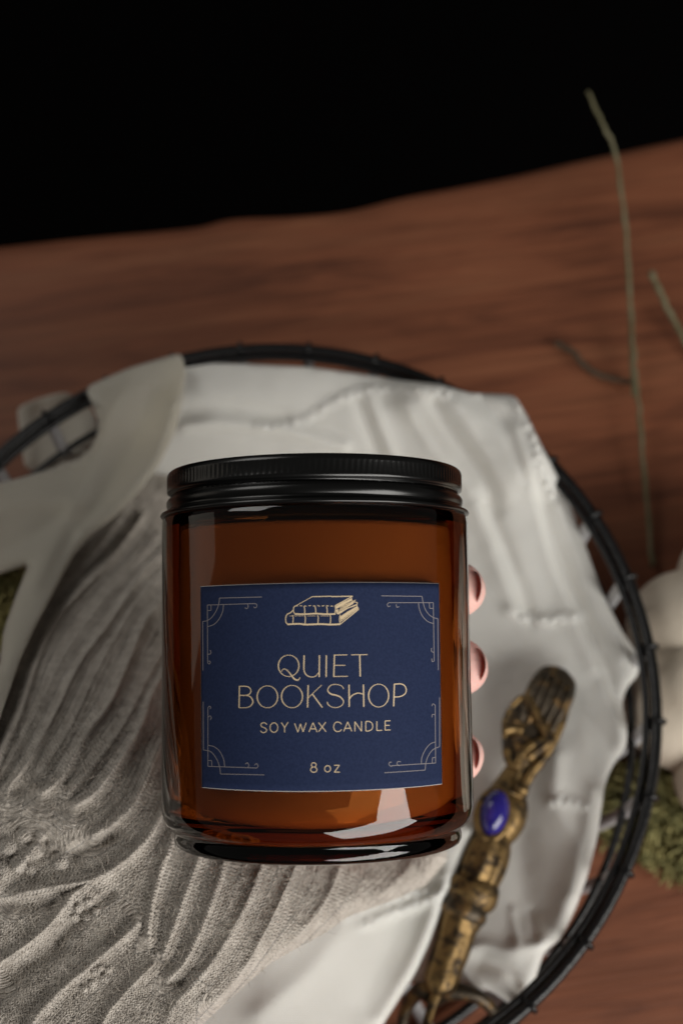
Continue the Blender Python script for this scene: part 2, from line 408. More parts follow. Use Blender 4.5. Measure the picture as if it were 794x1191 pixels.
# folds: (polyline, height, width, asymmetry)
foldsA = [([(566, 586), (582, 622), (595, 655), (613, 702), (618, 722)], -.0035, 8), ([(552, 590), (566, 625), (578, 660), (596, 705)], .0030, 12),
          ([(626, 560), (640, 625), (656, 666), (673, 705), (690, 746), (706, 780), (717, 815)], -.0042, 8), ([(600, 500), (628, 600), (645, 665), (672, 730), (690, 775)], .0034, 12),
          ([(650, 590), (672, 650), (696, 712), (725, 762)], .0038, 11),
          ([(505, 470), (530, 510), (560, 550), (577, 593)], -.0038, 9), ([(530, 470), (560, 520), (590, 575)], .0025, 12),
          ([(560, 462), (590, 500), (612, 560)], -.0030, 9),
          ([(432, 465), (449, 512), (470, 560), (500, 600)], .0045, 10), ([(418, 470), (436, 515), (455, 560)], -.0035, 9), ([(470, 470), (500, 520), (545, 570)], .0028, 10),
          ([(598, 459), (628, 520), (645, 548)], .0022, 9),
          ([(215, 496), (260, 492), (330, 500), (400, 520)], .0050, 9), ([(215, 478), (270, 476), (330, 486)], -.0035, 12),
          ([(700, 800), (722, 850), (728, 868)], .0030, 12), ([(640, 790), (690, 840), (712, 880)], -.0025, 14),
          ([(648, 880), (646, 930), (660, 960), (672, 990), (660, 1040), (648, 1080)], .0052, 16), ([(612, 880), (604, 940), (608, 1000), (612, 1060)], -.0050, 26),
          ([(690, 920), (680, 975), (664, 1040)], .0035, 9),
          ([(530, 1113), (560, 1100), (588, 1106), (627, 1098)], .0040, 9), ([(560, 1120), (590, 1128), (600, 1145)], -.0045, 10),
          ([(535, 1120), (552, 1146)], .0040, 6), ([(596, 1060), (602, 1095)], .0030, 6), ([(618, 1060), (622, 1090)], -.0028, 6)]
seamsA = [[(300, 497), (350, 490), (385, 470), (420, 455), (470, 452), (520, 458)], [(590, 710), (609, 718), (631, 721), (672, 716)], [(600, 470), (617, 497), (631, 552), (640, 575)],
          [(640, 934), (657, 931), (680, 938)]]
def fold_h(Q, folds):
    h = np.zeros(len(Q))
    for pl, amp, wd in folds:
        d, s, arc = polydist(Q, spline(pl, 14)); L = arc.max() + 1e-6
        h += .50 * amp * np.exp(-(d / (wd * .85)) ** 1.7)
    return h
def seam_h(Q, seams):
    h = np.zeros(len(Q))
    for pl in seams:
        d, s, arc = polydist(Q, spline(pl, 12))
        h += np.exp(-(d / 5.5) ** 2) * (.0014 + .0016 * np.sin(arc * .75 + 2 * np.sin(arc * .21)) * np.sin(d * .6 + 1))
    return h
def rimr(Q):
    p = P(Q[:, 0], Q[:, 1], RZ); dx, dy = p[:, 0] - BC[0], p[:, 1] - BC[1]
    return np.hypot(dx, dy), np.degrees(np.arctan2(dy, dx))
def zA(Q, out):
    r, a = rimr(Q)
    up = sm(15, 45, a) * (1 - sm(150, 175, a))
    z = .046 + .010 * sm(.05, .11, r)
    over = sm(33, 42, a) * (1 - sm(63, 70, a))               # where it passes over the rim
    z = z + up * (.014 * sm(.07, .115, r)) + over * .0125 * sm(.100, .1225, r) - over * .012 * sm(.129, .15, r)
    z += fold_h(Q, foldsA) + seam_h(Q, seamsA) + .0009 * vnoise(Q, 60, 1) + .00018 * vnoise(Q, 17, 2)
    d, _, _ = polydist(Q, out, True)
    z -= .0022 * np.exp(-(d / 4.0) ** 1.3) * (Q[:, 0] > 560)
    return z, Q * .01
V2, Va, Fa, _ = sheet(outA, zA, 4.0)

# strip folded over the rim at the left, lying over the sweater edge
outB = [(100, 450), (150, 428), (211, 410), (216, 432), (212, 470), (205, 500), (186, 540), (160, 575), (128, 606), (106, 620), (84, 648), (62, 690), (41, 728),
        (22, 770), (8, 812), (-8, 860), (-30, 930), (-70, 960), (-70, 800), (0, 775), (4, 735), (18, 695), (34, 656), (0, 668), (-80, 690), (-80, 580), (-20, 566),
        (20, 557), (60, 545), (100, 530), (112, 510), (116, 492), (108, 474)]
foldsB = [([(208, 440), (200, 490), (180, 535), (140, 585), (100, 620)], .0060, 13), ([(150, 445), (118, 500), (100, 560), (70, 620), (40, 680)], .0045, 16),
          ([(180, 450), (160, 500), (130, 560), (90, 620), (60, 680)], -.0035, 16), ([(-20, 600), (30, 585), (70, 580), (95, 585)], .0050, 20), ([(0, 640), (40, 620), (70, 600)], -.003, 12),
          ([(95, 625), (70, 670), (45, 730), (22, 790), (5, 850)], .0045, 9)]
seamsB = [[(-20, 566), (20, 557), (60, 545), (100, 530)], [(104, 456), (112, 492)]]
def zB(Q, out):
    r, a = rimr(Q)
    z = .0765 + .011 * sm(500, 580, Q[:, 1]) + .088 * sm(540, 960, Q[:, 1]) - .014 * sm(.130, .160, r) * (a > 90) * (Q[:, 1] < 540)
    z -= .012 * sm(60, -80, Q[:, 0]) * sm(560, 640, Q[:, 1])
    z += fold_h(Q, foldsB) * sm(430, 470, Q[:, 1]) + seam_h(Q, seamsB) + .0007 * vnoise(Q, 50, 3)
    d, _, _ = polydist(Q, out, True); z -= .0035 * np.exp(-(d / 6.0) ** 1.3) * (Q[:, 1] > 470)
    return z, Q * .01
_, Vb, Fb, _ = sheet(outB, zB, 4.0)
# end of it hanging outside the rim
outC = [(20, 474), (48, 462), (76, 456), (104, 470), (118, 500), (98, 535), (60, 552), (30, 545), (24, 510)]
def zC(Q, out): return .035 + .004 * vnoise(Q, 25, 4) + .012 * sm(480, 540, Q[:, 1]), Q
_, Vc, Fc_, _ = sheet(outC, zC, 4.0)
# flap at the bottom, above the brass handle
outD = [(560, 960), (548, 985), (533, 1012), (520, 1040), (509, 1070), (498, 1100), (484, 1130), (464, 1163), (446, 1191), (425, 1240), (300, 1290), (120, 1290), (200, 1150), (330, 1050), (420, 980), (480, 930)]
foldsD = [([(520, 1020), (500, 1080), (478, 1130), (445, 1185)], .0050, 12), ([(470, 1060), (450, 1110), (420, 1170)], -.0030, 26), ([(400, 1080), (360, 1130), (300, 1180)], .0030, 20),
          ([(430, 1075), (470, 1058), (520, 1035)], .0020, 8)]
seamsD = [[(420, 1078), (450, 1062), (490, 1050), (528, 1028)], [(400, 1068), (440, 1048), (500, 1034)]]
def zD(Q, out):
    z = .064 + .030 * sm(500, 300, Q[:, 0]) + fold_h(Q, foldsD) + .6 * seam_h(Q, seamsD) + .0007 * vnoise(Q, 50, 5)
    d, _, _ = polydist(Q, out, True); z -= .004 * np.exp(-(d / 6.0) ** 1.3)
    return z, Q * .01
_, Vd, Fd, _ = sheet(outD, zD, 4.0)
mb = MB()
for (v_, f_) in ((Va, Fa), (Vd, Fd)):
    a_, b_ = thicken(v_, f_, .0005); mb.add(a_, b_)
cl = mb.build('muslin_cloth', M_cloth)
tag(cl, 'cream muslin cloth with gathered seams draped inside the black wire basket', 'cloth')

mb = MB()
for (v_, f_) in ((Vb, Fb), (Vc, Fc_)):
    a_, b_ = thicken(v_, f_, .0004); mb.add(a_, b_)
gz = mb.build('dimmed_gauze_strip', M_gauze_dim, cl)

# ------------------------------------------------------------------ knitted sweater
ribs = [[(165, 600), (155, 615), (119, 662), (91, 690), (72, 712), (55, 740), (42, 773), (26, 823), (14, 851), (0, 879), (-20, 920)],
        [(150, 585), (120, 630), (90, 665), (60, 700), (40, 740), (20, 790), (5, 830), (-20, 870)],
        [(185, 618), (170, 640), (128, 690), (94, 735), (72, 770), (55, 805), (40, 835), (22, 868), (0, 905)],
        [(200, 640), (175, 655), (144, 700), (122, 732), (103, 756), (86, 784), (69, 820), (55, 847), (32, 887), (10, 915)],
        [(200, 665), (168, 690), (146, 722), (124, 760), (108, 790), (92, 825), (75, 857), (50, 895)],
        [(200, 690), (172, 717), (155, 756), (141, 790), (125, 823), (105, 847), (85, 880), (69, 907), (50, 922)],
        [(200, 740), (176, 780), (158, 815), (142, 845), (118, 878), (96, 905), (80, 920)],
        [(200, 770), (178, 803), (166, 840), (150, 868), (133, 893), (111, 921), (88, 936)],
        [(205, 840), (186, 868), (169, 907), (155, 935), (133, 957), (110, 972)],
        [(200, 915), (180, 963), (155, 993), (133, 1010), (105, 1024), (60, 1032), (20, 1040)],
        [(215, 950), (198, 985), (183, 1027), (175, 1062), (172, 1090)],
        [(240, 975), (225, 1015), (212, 1050), (200, 1083), (190, 1110)],
        [(265, 990), (251, 1035), (236, 1075), (215, 1118), (195, 1140)],
        [(305, 1005), (293, 1037), (272, 1080), (246, 1121), (220, 1150)],
        [(345, 1005), (331, 1037), (308, 1085), (281, 1131), (250, 1165)],
        [(395, 1010), (377, 1050), (347, 1088), (311, 1126), (275, 1165)],
        [(480, 1005), (440, 1046), (405, 1070), (371, 1097), (330, 1130)],
        [(160, 1075), (144, 1090), (105, 1124), (78, 1146), (50, 1174), (30, 1200)],
        [(100, 1030), (83, 1043), (58, 1076), (30, 1100), (0, 1120)],
        [(180, 1120), (150, 1150), (125, 1180), (110, 1210)],
        [(40, 985), (20, 1010), (-5, 1025)],
        [(230, 1140), (200, 1175), (190, 1210)]]
amps = [2.0, .8, .7, 1.8, .8, 2.0, .8, 2.0, 1.8, 2.0, 1.5, 1.3, 1.4, 1.4, 1.4, 1.3, 1.1, 1.8, 1.5, 1.2, 1.0, 1.0]
valleys = [([(67, 1102), (28, 1127), (-5, 1156)], 3.2, 14), ([(128, 975), (90, 994)], 3.0, 9), ([(0, 905), (40, 925), (90, 945)], 2.4, 12), ([(0, 1055), (60, 1052)], 1.8, 8),
           ([(196, 830), (196, 900), (200, 960)], 2.0, 12), ([(190, 1142), (215, 1145)], 1.5, 5), ([(130, 1040), (100, 1062), (70, 1092)], 1.6, 7)]
bobbles = [(10, 985, 9), (28, 972, 8), (42, 990, 8), (22, 1005, 9), (5, 1010, 7), (36, 1012, 6), (48, 972, 6), (70, 1002, 9), (60, 985, 5),
           (80, 1050, 5), (92, 1056, 5), (104, 1050, 5), (88, 1068, 5), (100, 1066, 5), (112, 1060, 4),
           (112, 1130, 5), (122, 1138, 5), (108, 1144, 4), (118, 1126, 4), (126, 1128, 4), (98, 1150, 4)]
outK = [(215, 560), (160, 545), (110, 580), (62, 625), (28, 690), (2, 770), (-30, 850), (-90, 880), (-90, 1270), (150, 1270), (215, 1210), (250, 1178), (285, 1146), (312, 1122), (345, 1103),
        (378, 1085), (405, 1066), (450, 1050), (495, 1030), (520, 1000), (520, 940), (440, 900), (330, 860), (240, 760), (220, 640)]
rs = [spline(r, 16) for r in ribs]
def zK(Q, out):
    x, y = Q[:, 0], Q[:, 1]
    z = .074 + .088 * sm(540, 960, y) * (1 - .45 * sm(230, 520, x)) - .006 * sm(60, 200, x) * (1 - sm(930, 1000, y)) - .010 * sm(200, 560, x)
    z -= .032 * np.exp(-(((x - 370) / 172) ** 4 + ((y - 780) / 215) ** 4))
    best = np.full(len(Q), 1e9); U = np.zeros(len(Q)); Vv = np.zeros(len(Q)); h = np.zeros(len(Q))
    for i, r in enumerate(rs):
        d, s, arc = polydist(Q, r)
        h = np.maximum(h, (1.15 if i < 8 else 1.0) * amps[i] * (np.exp(-(d / 2.7) ** 2) * .50 + .62 * np.exp(-(d / 7.0) ** 2)))
        m = d < best; best[m] = d[m]; U[m] = (d * s)[m] + 52 * i; Vv[m] = arc[m]
    h -= .25 * sm(5, 14, best)
    for pl, am, wd in valleys:
        d, _, _ = polydist(Q, pl); h -= .8 * am * np.exp(-(d / wd) ** 2)
    for bx, by, br in bobbles:
        d = np.hypot(x - bx, y - by); h += np.where(d < br * 1.3, 1.9 * br / 8 * np.maximum(0, 1 - (d / (br * 1.15)) ** 2) ** .6, 0)
    # knitted stitches in relief: small v-shaped loops along every wale
    fu = np.abs((U / 6.4) % 1 - .5); st = np.sin(2 * math.pi * (Vv / 4.6 + fu * 1.7 + .35 * vnoise(Q, 14, 11)))
    h += .50 * st * (1 - np.clip(np.abs(fu - .25) * 4, 0, 1) ** 2) * (1 - .3 * vnoise(Q, 9, 8))
    h += .45 * vnoise(Q, 40, 6) + .14 * vnoise(Q, 7, 7) + .16 * vnoise(Q, 2.4, 9)
    z = z + .001 * h
    d, _, _ = polydist(Q, out, True); z -= .010 * np.exp(-(d / 9.0) ** 1.3)
    return z, np.c_[U, Vv]
V2k, Vk, Fk, uvk = sheet(outK, zK, 1.25)
sw = root('knitted_sweater', 'oatmeal wool knitted sweater with ribs heaped left of and under the jar', 'sweater', tuple(P(120, 950, .07)))
o = mesh_obj('knit_body', Vk, Fk, M_knit, sw, uv=uvk); local(sw, o)
# loose wool fibres
sel = rng.choice(len(Vk), 6500, replace=False); fz = MB()
for i in sel:
    p = np.array(Vk[i]); L = rng.uniform(.0008, .0026) * (2.6 if rng.random() < .03 else 1)
    a = rng.uniform(0, 2 * math.pi); el = rng.uniform(.1, .9)
    d = np.array([math.cos(a) * math.cos(el), math.sin(a) * math.cos(el), math.sin(el)]); c = rng.normal(0, 1.3, 3)
    pts = [p + d * L * t + c * L * .35 * t * t for t in (0, .33, .66, 1)]
    fz.tube(pts, [.00005, .00005, .00004, .00002], 3, cap=False)
fm = simple('wool_fibre', (.50, .45, .39), 1.0, 0, .1)
o = fz.build('wool_fuzz', fm, sw); o['kind'] = 'stuff'; local(sw, o)

# ------------------------------------------------------------------ candle jar
R0 = .0355
A1 = W(369.8, 940, .2958); A0 = W(366.2, 600, .3026)
AX = A0 - A1; AX /= np.linalg.norm(AX)
def cyl(px, py, r):              # first hit of the viewing ray with the jar's cylinder of radius r
    d = raydir(px, py); o_ = CAM - A1
    dp = d - (d @ AX)[..., None] * AX; op = o_ - (o_ @ AX) * AX
    a = (dp * dp).sum(-1); b = (dp * op).sum(-1); c = (op * op).sum() - r * r
    t = (-b - np.sqrt(np.maximum(b * b - a * c, 0))) / a
    return CAM + t[..., None] * d
def hy(y, r, x=368): return float((cyl(np.array(float(x)), np.array(float(y)), r) - A1) @ AX)
FX = CAM - A1; FX = FX - (FX @ AX) * AX; FX /= np.linalg.norm(FX); FY = np.cross(AX, FX)
H0 = hy(1007.5, .0322)
OJ = A1 + AX * H0
def H(y, r): return hy(y, r) - H0
frame = (OJ, AX, FX, FY)
jar = root('candle_jar', 'amber glass candle jar with black screw lid and navy label', 'candle', tuple(OJ))
# lid
def arc(c, r, a0, a1, n):
    return [(c[0] + r * math.cos(math.radians(a0 + (a1 - a0) * i / n)), c[1] + r * math.sin(math.radians(a0 + (a1 - a0) * i / n))) for i in range(n + 1)]
hT = H(526, .0340)
lp = [(.0335, H(584.5, .0356)), (.0350, H(585, .0356)), (.0357, H(583.5, .0357)), (.0359, H(581.5, .0359)), (.0357, H(579, .0357)), (.0347, H(577, .0347)), (.0341, H(575, .0341)),
      (.03435, H(572.5, .0343)), (.0345, H(569, .0345)), (.0345, H(565, .0345)), (.0342, H(562, .0342)), (.0335, H(559.5, .0335)), (.0335, H(557, .0335)), (.03385, H(555, .0338)),
      (.0343, H(553, .0343)), (.0344, H(550.5, .0344))]
hk0 = H(549.5, .0344); hk1 = H(533, .0344)
lp += [(.0344, hk0)] + [(.0344, hk0 + (hk1 - hk0) * t) for t in (.04, .25, .5, .75, .96)] + [(.0344, hk1 + .0001)]
lp += arc((.0330, hT - .0014), .0014, 15, 90, 6) + [(.029, hT + .00005), (.0285, hT - .0005), (.0001, hT - .0005)]
lp = [(0.0001, lp[0][1] + .006), (.0335, lp[0][1] + .006)] + lp
SEG = 720
def knurl(r, h, a):
    if hk0 < h < hk1 and abs(r - .0344) < 1e-6:
        k = a / (2 * math.pi) * 168; d = abs((k % 1) - .5) * 2
        e = min(h - hk0, hk1 - h) / (hk1 - hk0)
        return r - .00012 * max(0, 1 - d * 1.25) * min(1, e * 8) 
    return r
V, Fc = lathe(lp, frame, SEG, rmod=knurl)
lid = mesh_obj('lid', V, Fc, M_black, jar); local(jar, lid); recalc(lid)
# glass: outer wall, heel, foot, then neck and inner wall
hb = H(958, R0)
op_ = [(.0001, .0022), (.020, .0019), (.0285, .0012), (.0305, .0002), (.0314, 0.0), (.0322, .0004), (.0326, .0012), (.0326, .0022), (.0324, .0030), (.0326, .0040)]
op_ += [(.0326 + (R0 - .0326) * math.sin(math.radians(a)) ** 1.0, hb - (hb - .0040) * math.cos(math.radians(a))) for a in (12, 24, 36, 48, 60, 72, 82, 90)]
op_ += [(R0, hb + (H(596, R0) - hb) * t) for t in (.1, .3, .5, .7, .9, 1)]
hs = H(588, R0)
op_ += [(.03545, hs), (.0352, H(586, .0352)), (.0345, H(584, .0345) + .0003), (.0333, H(582, .0335) + .0012), (.0325, H(578, .0335) + .001), (.0325, hT - .0035), (.0310, hT - .003), (.0300, hT - .0035)]
RI = .0317
op_ += [(.0300, H(584, .0345) - .0005), (.0309, H(590, .0345)), (.0315, H(596, .0345)), (RI, H(602, .0345))]
hi = .0048
op_ += [(RI, hi + .007), (RI - .0006, hi + .0042), (RI - .0022, hi + .0019), (RI - .005, hi + .0005), (.022, hi), (.0001, hi + .0003)]
V, Fc = lathe(op_, frame, 160)
gl = mesh_obj('glass_body', V, Fc, M_glass, jar); local(jar, gl); recalc(gl)
RWX = RI - .00015
hw = H(602, .0345)
V, Fc = lathe([(.0001, hi + .0004), (.022, hi + .0002), (RWX - .005, hi + .0007), (RWX - .0022, hi + .0021), (RWX - .0006, hi + .0044), (RWX, hi + .007), (RWX, hw - .0015), (RWX - .0004, hw - .0004), (RWX - .0014, hw), (.012, hw - .0006), (.0001, hw - .0006)], frame, 128)
wx = mesh_obj('wax', V, Fc, M_wax, jar); local(jar, wx); recalc(wx)
# wick (hidden under the lid)
b = MB(); b.tube([OJ + AX * (hw - .002), OJ + AX * (hw + .004)], .0008, 8); o = b.build('wick', M_pap, jar); local(jar, o)

# label, traced corners on the cylinder
RL = R0 + .00012
c4 = [cyl(np.array(float(x)), np.array(float(y)), RL) for x, y in ((233.5, 682.5), (510, 679), (513.5, 911.5), (235, 915.5))]
def ang_h(p):
    q = p - OJ; return math.atan2(q @ FY, q @ FX), q @ AX
(aa, ha), (ab, hb_), (ac, hc), (ad, hd) = [ang_h(p) for p in c4]
def label_mesh(r_in, r_out, grow=0.0):
    nu, nv = 90, 30; V = []; Fc = []
    for rr in (r_out, r_in):
        for j in range(nv + 1):
            for i in range(nu + 1):
                s, t = i / nu, j / nv
                a = (aa * (1 - s) + ab * s) * (1 - t) + (ad * (1 - s) + ac * s) * t
                h = (ha * (1 - s) + hb_ * s) * (1 - t) + (hd * (1 - s) + hc * s) * t
                h += grow * (1 - 2 * t); a += grow / R0 * (1 if ab > aa else -1) * (2 * s - 1)
                V.append(OJ + AX * h + rr * (math.cos(a) * FX + math.sin(a) * FY))
    n1 = (nu + 1) * (nv + 1)
    for j in range(nv):
        for i in range(nu):
            k = j * (nu + 1) + i; Fc += [(k, k + 1, k + nu + 2, k + nu + 1), (n1 + k, n1 + k + nu + 1, n1 + k + nu + 2, n1 + k + 1)]
    bl = [j * (nu + 1) for j in range(nv + 1)]; br = [j * (nu + 1) + nu for j in range(nv + 1)]
    bt = list(range(nu + 1)); bb = [nv * (nu + 1) + i for i in range(nu + 1)]
    for s_ in (bl, br, bt, bb):
        for k in range(len(s_) - 1): Fc.append((s_[k], s_[k + 1], s_[k + 1] + n1, s_[k] + n1))
    return V, Fc
V, Fc = label_mesh(R0 + .00002, RL, .00010); o = mesh_obj('label_backing', V, Fc, M_pap, jar); local(jar, o); recalc(o)
V, Fc = label_mesh(RL + .00001, RL + .00007); lab = mesh_obj('label', V, Fc, M_label, jar); local(jar, lab); recalc(lab)

RP = RL + .00010
def stroke(mb, pts, w0, smooth=True, w1=None, n=None, fn=None):
    """ribbon printed on the label; pts in photo pixels, width in photo pixels"""
    p = np.asarray(pts, float)
    if smooth and len(p) > 2: p = spline(p, n or max(12, 6 * len(p)))
    else:
        q = [p[0]]
        for k in range(len(p) - 1):
            m_ = max(1, int(np.linalg.norm(p[k + 1] - p[k]) / 6))
            for t in range(1, m_ + 1): q.append(p[k] + (p[k + 1] - p[k]) * t / m_)
        p = np.array(q)
    T = np.gradient(p, axis=0); T /= np.linalg.norm(T, axis=1)[:, None] + 1e-9
    Nn = np.c_[-T[:, 1], T[:, 0]]; m_ = len(p)
    wd = np.full(m_, w0) if w1 is None else np.linspace(w0, w1, m_)
    if fn is not None: wd = np.array([fn(k / (m_ - 1)) for k in range(m_)])
    a = p + Nn * wd[:, None] / 2; b_ = p - Nn * wd[:, None] / 2
    A_ = cyl(a[:, 0], a[:, 1], RP); B_ = cyl(b_[:, 0], b_[:, 1], RP)
    mb.add(np.vstack([A_, B_]), [(k, k + 1, m_ + k + 1, m_ + k) for k in range(m_ - 1)])
def poly_fill(mb, pts):
    p = np.asarray(pts, float); mb.add(cyl(p[:, 0], p[:, 1], RP), [tuple(range(len(p)))])
def X(pts, ox, oy, s): return [(ox + a / s, oy + b_ / s) for a, b_ in pts]
def ell(cx, cy, rx, ry, a0=0, a1=360, n=48): return [(cx + rx * math.cos(math.radians(a0 + (a1 - a0) * k / n)), cy - ry * math.sin(math.radians(a0 + (a1 - a0) * k / n))) for k in range(n + 1)]
TH, TN = 1.35, .70
def vw(a0):                       # thick on the sides, thin top and bottom
    return lambda t: TN + (TH - TN) * abs(math.cos(math.radians(a0 + 360 * t))) ** 2 * (1 if math.cos(math.radians(a0 + 360 * t)) < 0 else .75)
def text(name, parent): return MB()
# --- QUIET BOOKSHOP
t1 = MB(); g = (265, 750, 3.609)
def S1(p, w_, sm_=True, **k): stroke(t1, X(p, *g), w_, sm_, **k)
S1(ell(255, 88, 43, 45), TN, fn=vw(0), n=60)
S1([(226, 112), (230, 103), (241, 102), (254, 112), (268, 130), (280, 144), (293, 148), (301, 141), (302, 136)], TN, fn=lambda t: .8 + .9 * math.exp(-((t - .6) / .2) ** 2))
S1([(320, 44), (319, 78), (319, 103), (324, 120), (336, 131), (352, 135), (368, 131), (381, 116)], 1.5, w1=TN); S1([(384, 44), (383, 135)], TH, False)
S1([(413, 44), (412, 135)], TH, False)
S1([(447, 41), (444, 135)], TH, False); S1([(445, 43), (501, 42)], TN + .1, False); S1([(445, 86), (493, 86)], TN + .1, False); S1([(443, 133), (503, 132)], TN + .1, False)
S1([(517, 42), (586, 41)], TN + .1, False); S1([(553, 42), (555, 133)], TH, False)
S1([(49, 172), (47, 264)], TH, False); S1([(48, 174), (72, 174), (88, 178), (97, 192), (91, 206), (74, 212), (48, 212)], 1.1)
S1([(72, 212), (93, 217), (105, 236), (98, 254), (80, 263), (47, 264)], 1.1, fn=lambda t: TN + .7 * math.exp(-((t - .4) / .25) ** 2))
S1(ell(166, 218, 43, 46), TN, fn=vw(0), n=60); S1(ell(269, 217, 44, 47), TN, fn=vw(0), n=60)
S1([(337, 169), (334, 263)], TH, False); S1([(393, 169), (337, 222)], TN, False); S1([(354, 206), (396, 263)], TH - .1, False)
S1([(485, 186), (482, 178), (472, 170), (452, 166), (432, 170), (420, 184), (421, 197), (434, 207), (455, 212), (474, 221), (485, 238), (478, 254), (458, 263), (436, 261), (420, 250), (417, 240)], TN, fn=lambda t: TN + .8 * math.exp(-((t - .5) / .15) ** 2) + .3 * (t > .9))
gg = (375, 785, 13.23)
stroke(t1, X([(407, 150), (410, 492)], *gg), TH, False); stroke(t1, X([(628, 148), (634, 490)], *gg), TH, False)
stroke(t1, X([(412, 372), (440, 330), (480, 300), (520, 284), (565, 280), (625, 298)], *gg), 1.3, w1=.9)
S1(ell(632, 213, 42, 48), TN, fn=vw(0), n=60)
S1([(698, 164), (695, 258)], TH, False); S1([(697, 165), (724, 164), (741, 172), (748, 190), (741, 207), (722, 217), (697, 219)], 1.15)
o = t1.build('title_lettering', M_ink, jar, False); local(jar, o)
# --- SOY WAX CANDLE
t2 = MB(); g = (295, 825, 4.67); wl = .9
def S2(p, sm_=False, n=None): stroke(t2, X(p, *g), wl, sm_, n=n)
S2([(71, 83), (64, 75), (52, 73), (42, 78), (40, 88), (47, 96), (60, 101), (70, 110), (67, 121), (54, 127), (43, 123), (37, 116)], True)
S2(ell(110, 99, 21, 26), True, 48); S2([(150, 72), (168, 99)]); S2([(187, 70), (168, 99), ]); S2([(168, 97), (168, 125)])
S2([(222, 76), (240, 124)]); S2([(240, 124), (254, 79)]); S2([(254, 79), (268, 123)]); S2([(268, 123), (285, 73)])
S2([(300, 123), (322, 72)]); S2([(322, 72), (344, 123)]); S2([(308, 106), (337, 106)])
S2([(352, 72), (393, 122)]); S2([(391, 70), (352, 122)])
S2([(477, 81), (467, 72), (453, 69), (440, 76), (434, 94), (438, 111), (450, 120), (466, 119), (477, 109)], True)
S2([(488, 120), (510, 68)]); S2([(510, 68), (532, 119)]); S2([(496, 104), (525, 103)])
S2([(549, 120), (549, 67)]); S2([(549, 67), (585, 119)]); S2([(585, 119), (585, 65)])
S2([(608, 66), (608, 118)]); S2([(608, 66), (625, 66), (640, 74), (646, 91), (641, 108), (625, 117), (608, 118)], True)
S2([(668, 65), (668, 116)]); S2([(667, 115), (697, 114)])
S2([(713, 62), (713, 114)]); S2([(712, 63), (742, 62)]); S2([(713, 87), (738, 87)]); S2([(712, 113), (742, 112)])
o = t2.build('subtitle_lettering', M_ink, jar, False); local(jar, o)
t2 = MB()
S2(ell(326, 302, 13, 12), True, 36); S2(ell(326, 328, 17, 14), True, 36); S2(ell(401, 323, 16, 17), True, 40)
S2([(437, 304), (466, 304)]); S2([(465, 304), (438, 341)]); S2([(437, 341), (467, 341)])
o = t2.build('size_lettering', M_ink, jar, False); local(jar, o)
# --- corner ornaments
def orn(g, lines):
    m_ = MB()
    for p, s_ in lines: stroke(m_, X(p, *g), .8, s_)
    o = m_.build('corner_ornament', M_ink2, jar, False); local(jar, o)
orn((232, 680, 9.925), [([(722, 142), (232, 155)], 0), ([(232, 155), (225, 210), (200, 290), (145, 375), (90, 415), (38, 425)], 1), ([(38, 425), (42, 990)], 0),
    ([(640, 218), (92, 235)], 0), ([(92, 235), (95, 890)], 0), ([(640, 218), (660, 230), (660, 255), (640, 268), (626, 255)], 1), ([(555, 222), (562, 252), (547, 277), (524, 266)], 1),
    ([(92, 300), (135, 298)], 0), ([(135, 298), (133, 238)], 0), ([(278, 232), (268, 310), (225, 400), (165, 460), (95, 485)], 1),
    ([(122, 755), (135, 782), (118, 803), (96, 800)], 1), ([(95, 872), (98, 905), (115, 915), (127, 895), (115, 880), (104, 888)], 1)])
orn((432, 675, 9.566), [([(108, 172), (560, 178)], 0), ([(560, 178), (572, 250), (597, 325), (640, 383), (690, 415), (735, 425)], 1), ([(735, 425), (740, 1000)], 0),
    ([(190, 248), (685, 248)], 0), ([(685, 248), (694, 900)], 0), ([(190, 248), (174, 268), (184, 292), (207, 284)], 1), ([(272, 265), (280, 298), (306, 292)], 1), ([(640, 250), (645, 312)], 0), ([(645, 312), (688, 312)], 0),
    ([(520, 245), (528, 310), (560, 390), (620, 455), (688, 482)], 1), ([(665, 752), (665, 788), (690, 802)], 1), ([(667, 868), (672, 902), (692, 900)], 1)])
orn((232, 815, 9.566), [([(720, 825), (235, 815)], 0), ([(235, 815), (225, 740), (200, 665), (155, 595), (110, 560), (45, 548)], 1), ([(45, 548), (42, 10)], 0),
    ([(640, 748), (95, 730)], 0), ([(95, 730), (95, 75)], 0), ([(95, 80), (108, 60), (126, 72), (118, 92)], 1), ([(95, 188), (115, 168), (133, 188), (120, 212)], 1), ([(95, 665), (135, 665)], 0), ([(135, 665), (140, 733)], 0),
    ([(283, 738), (268, 650), (230, 570), (170, 515), (100, 495)], 1), ([(510, 706), (530, 690), (549, 714), (540, 744)], 1), ([(612, 716), (635, 700), (652, 724), (640, 748)], 1)])
orn((435, 810, 9.683), [([(115, 860), (572, 830)], 0), ([(572, 830), (582, 740), (610, 665), (660, 600), (735, 565)], 1), ([(735, 565), (735, 10)], 0),
    ([(195, 780), (690, 750)], 0), ([(690, 750), (685, 95)], 0), ([(198, 740), (170, 745), (170, 775), (200, 790)], 1), ([(300, 735), (265, 735), (257, 765), (285, 782)], 1),
    ([(648, 108), (660, 84), (684, 97)], 1), ([(648, 236), (655, 204), (684, 205)], 1), ([(690, 685), (655, 690)], 0), ([(655, 690), (652, 750)], 0), ([(530, 765), (535, 690), (575, 600), (630, 535), (688, 512)], 1)])
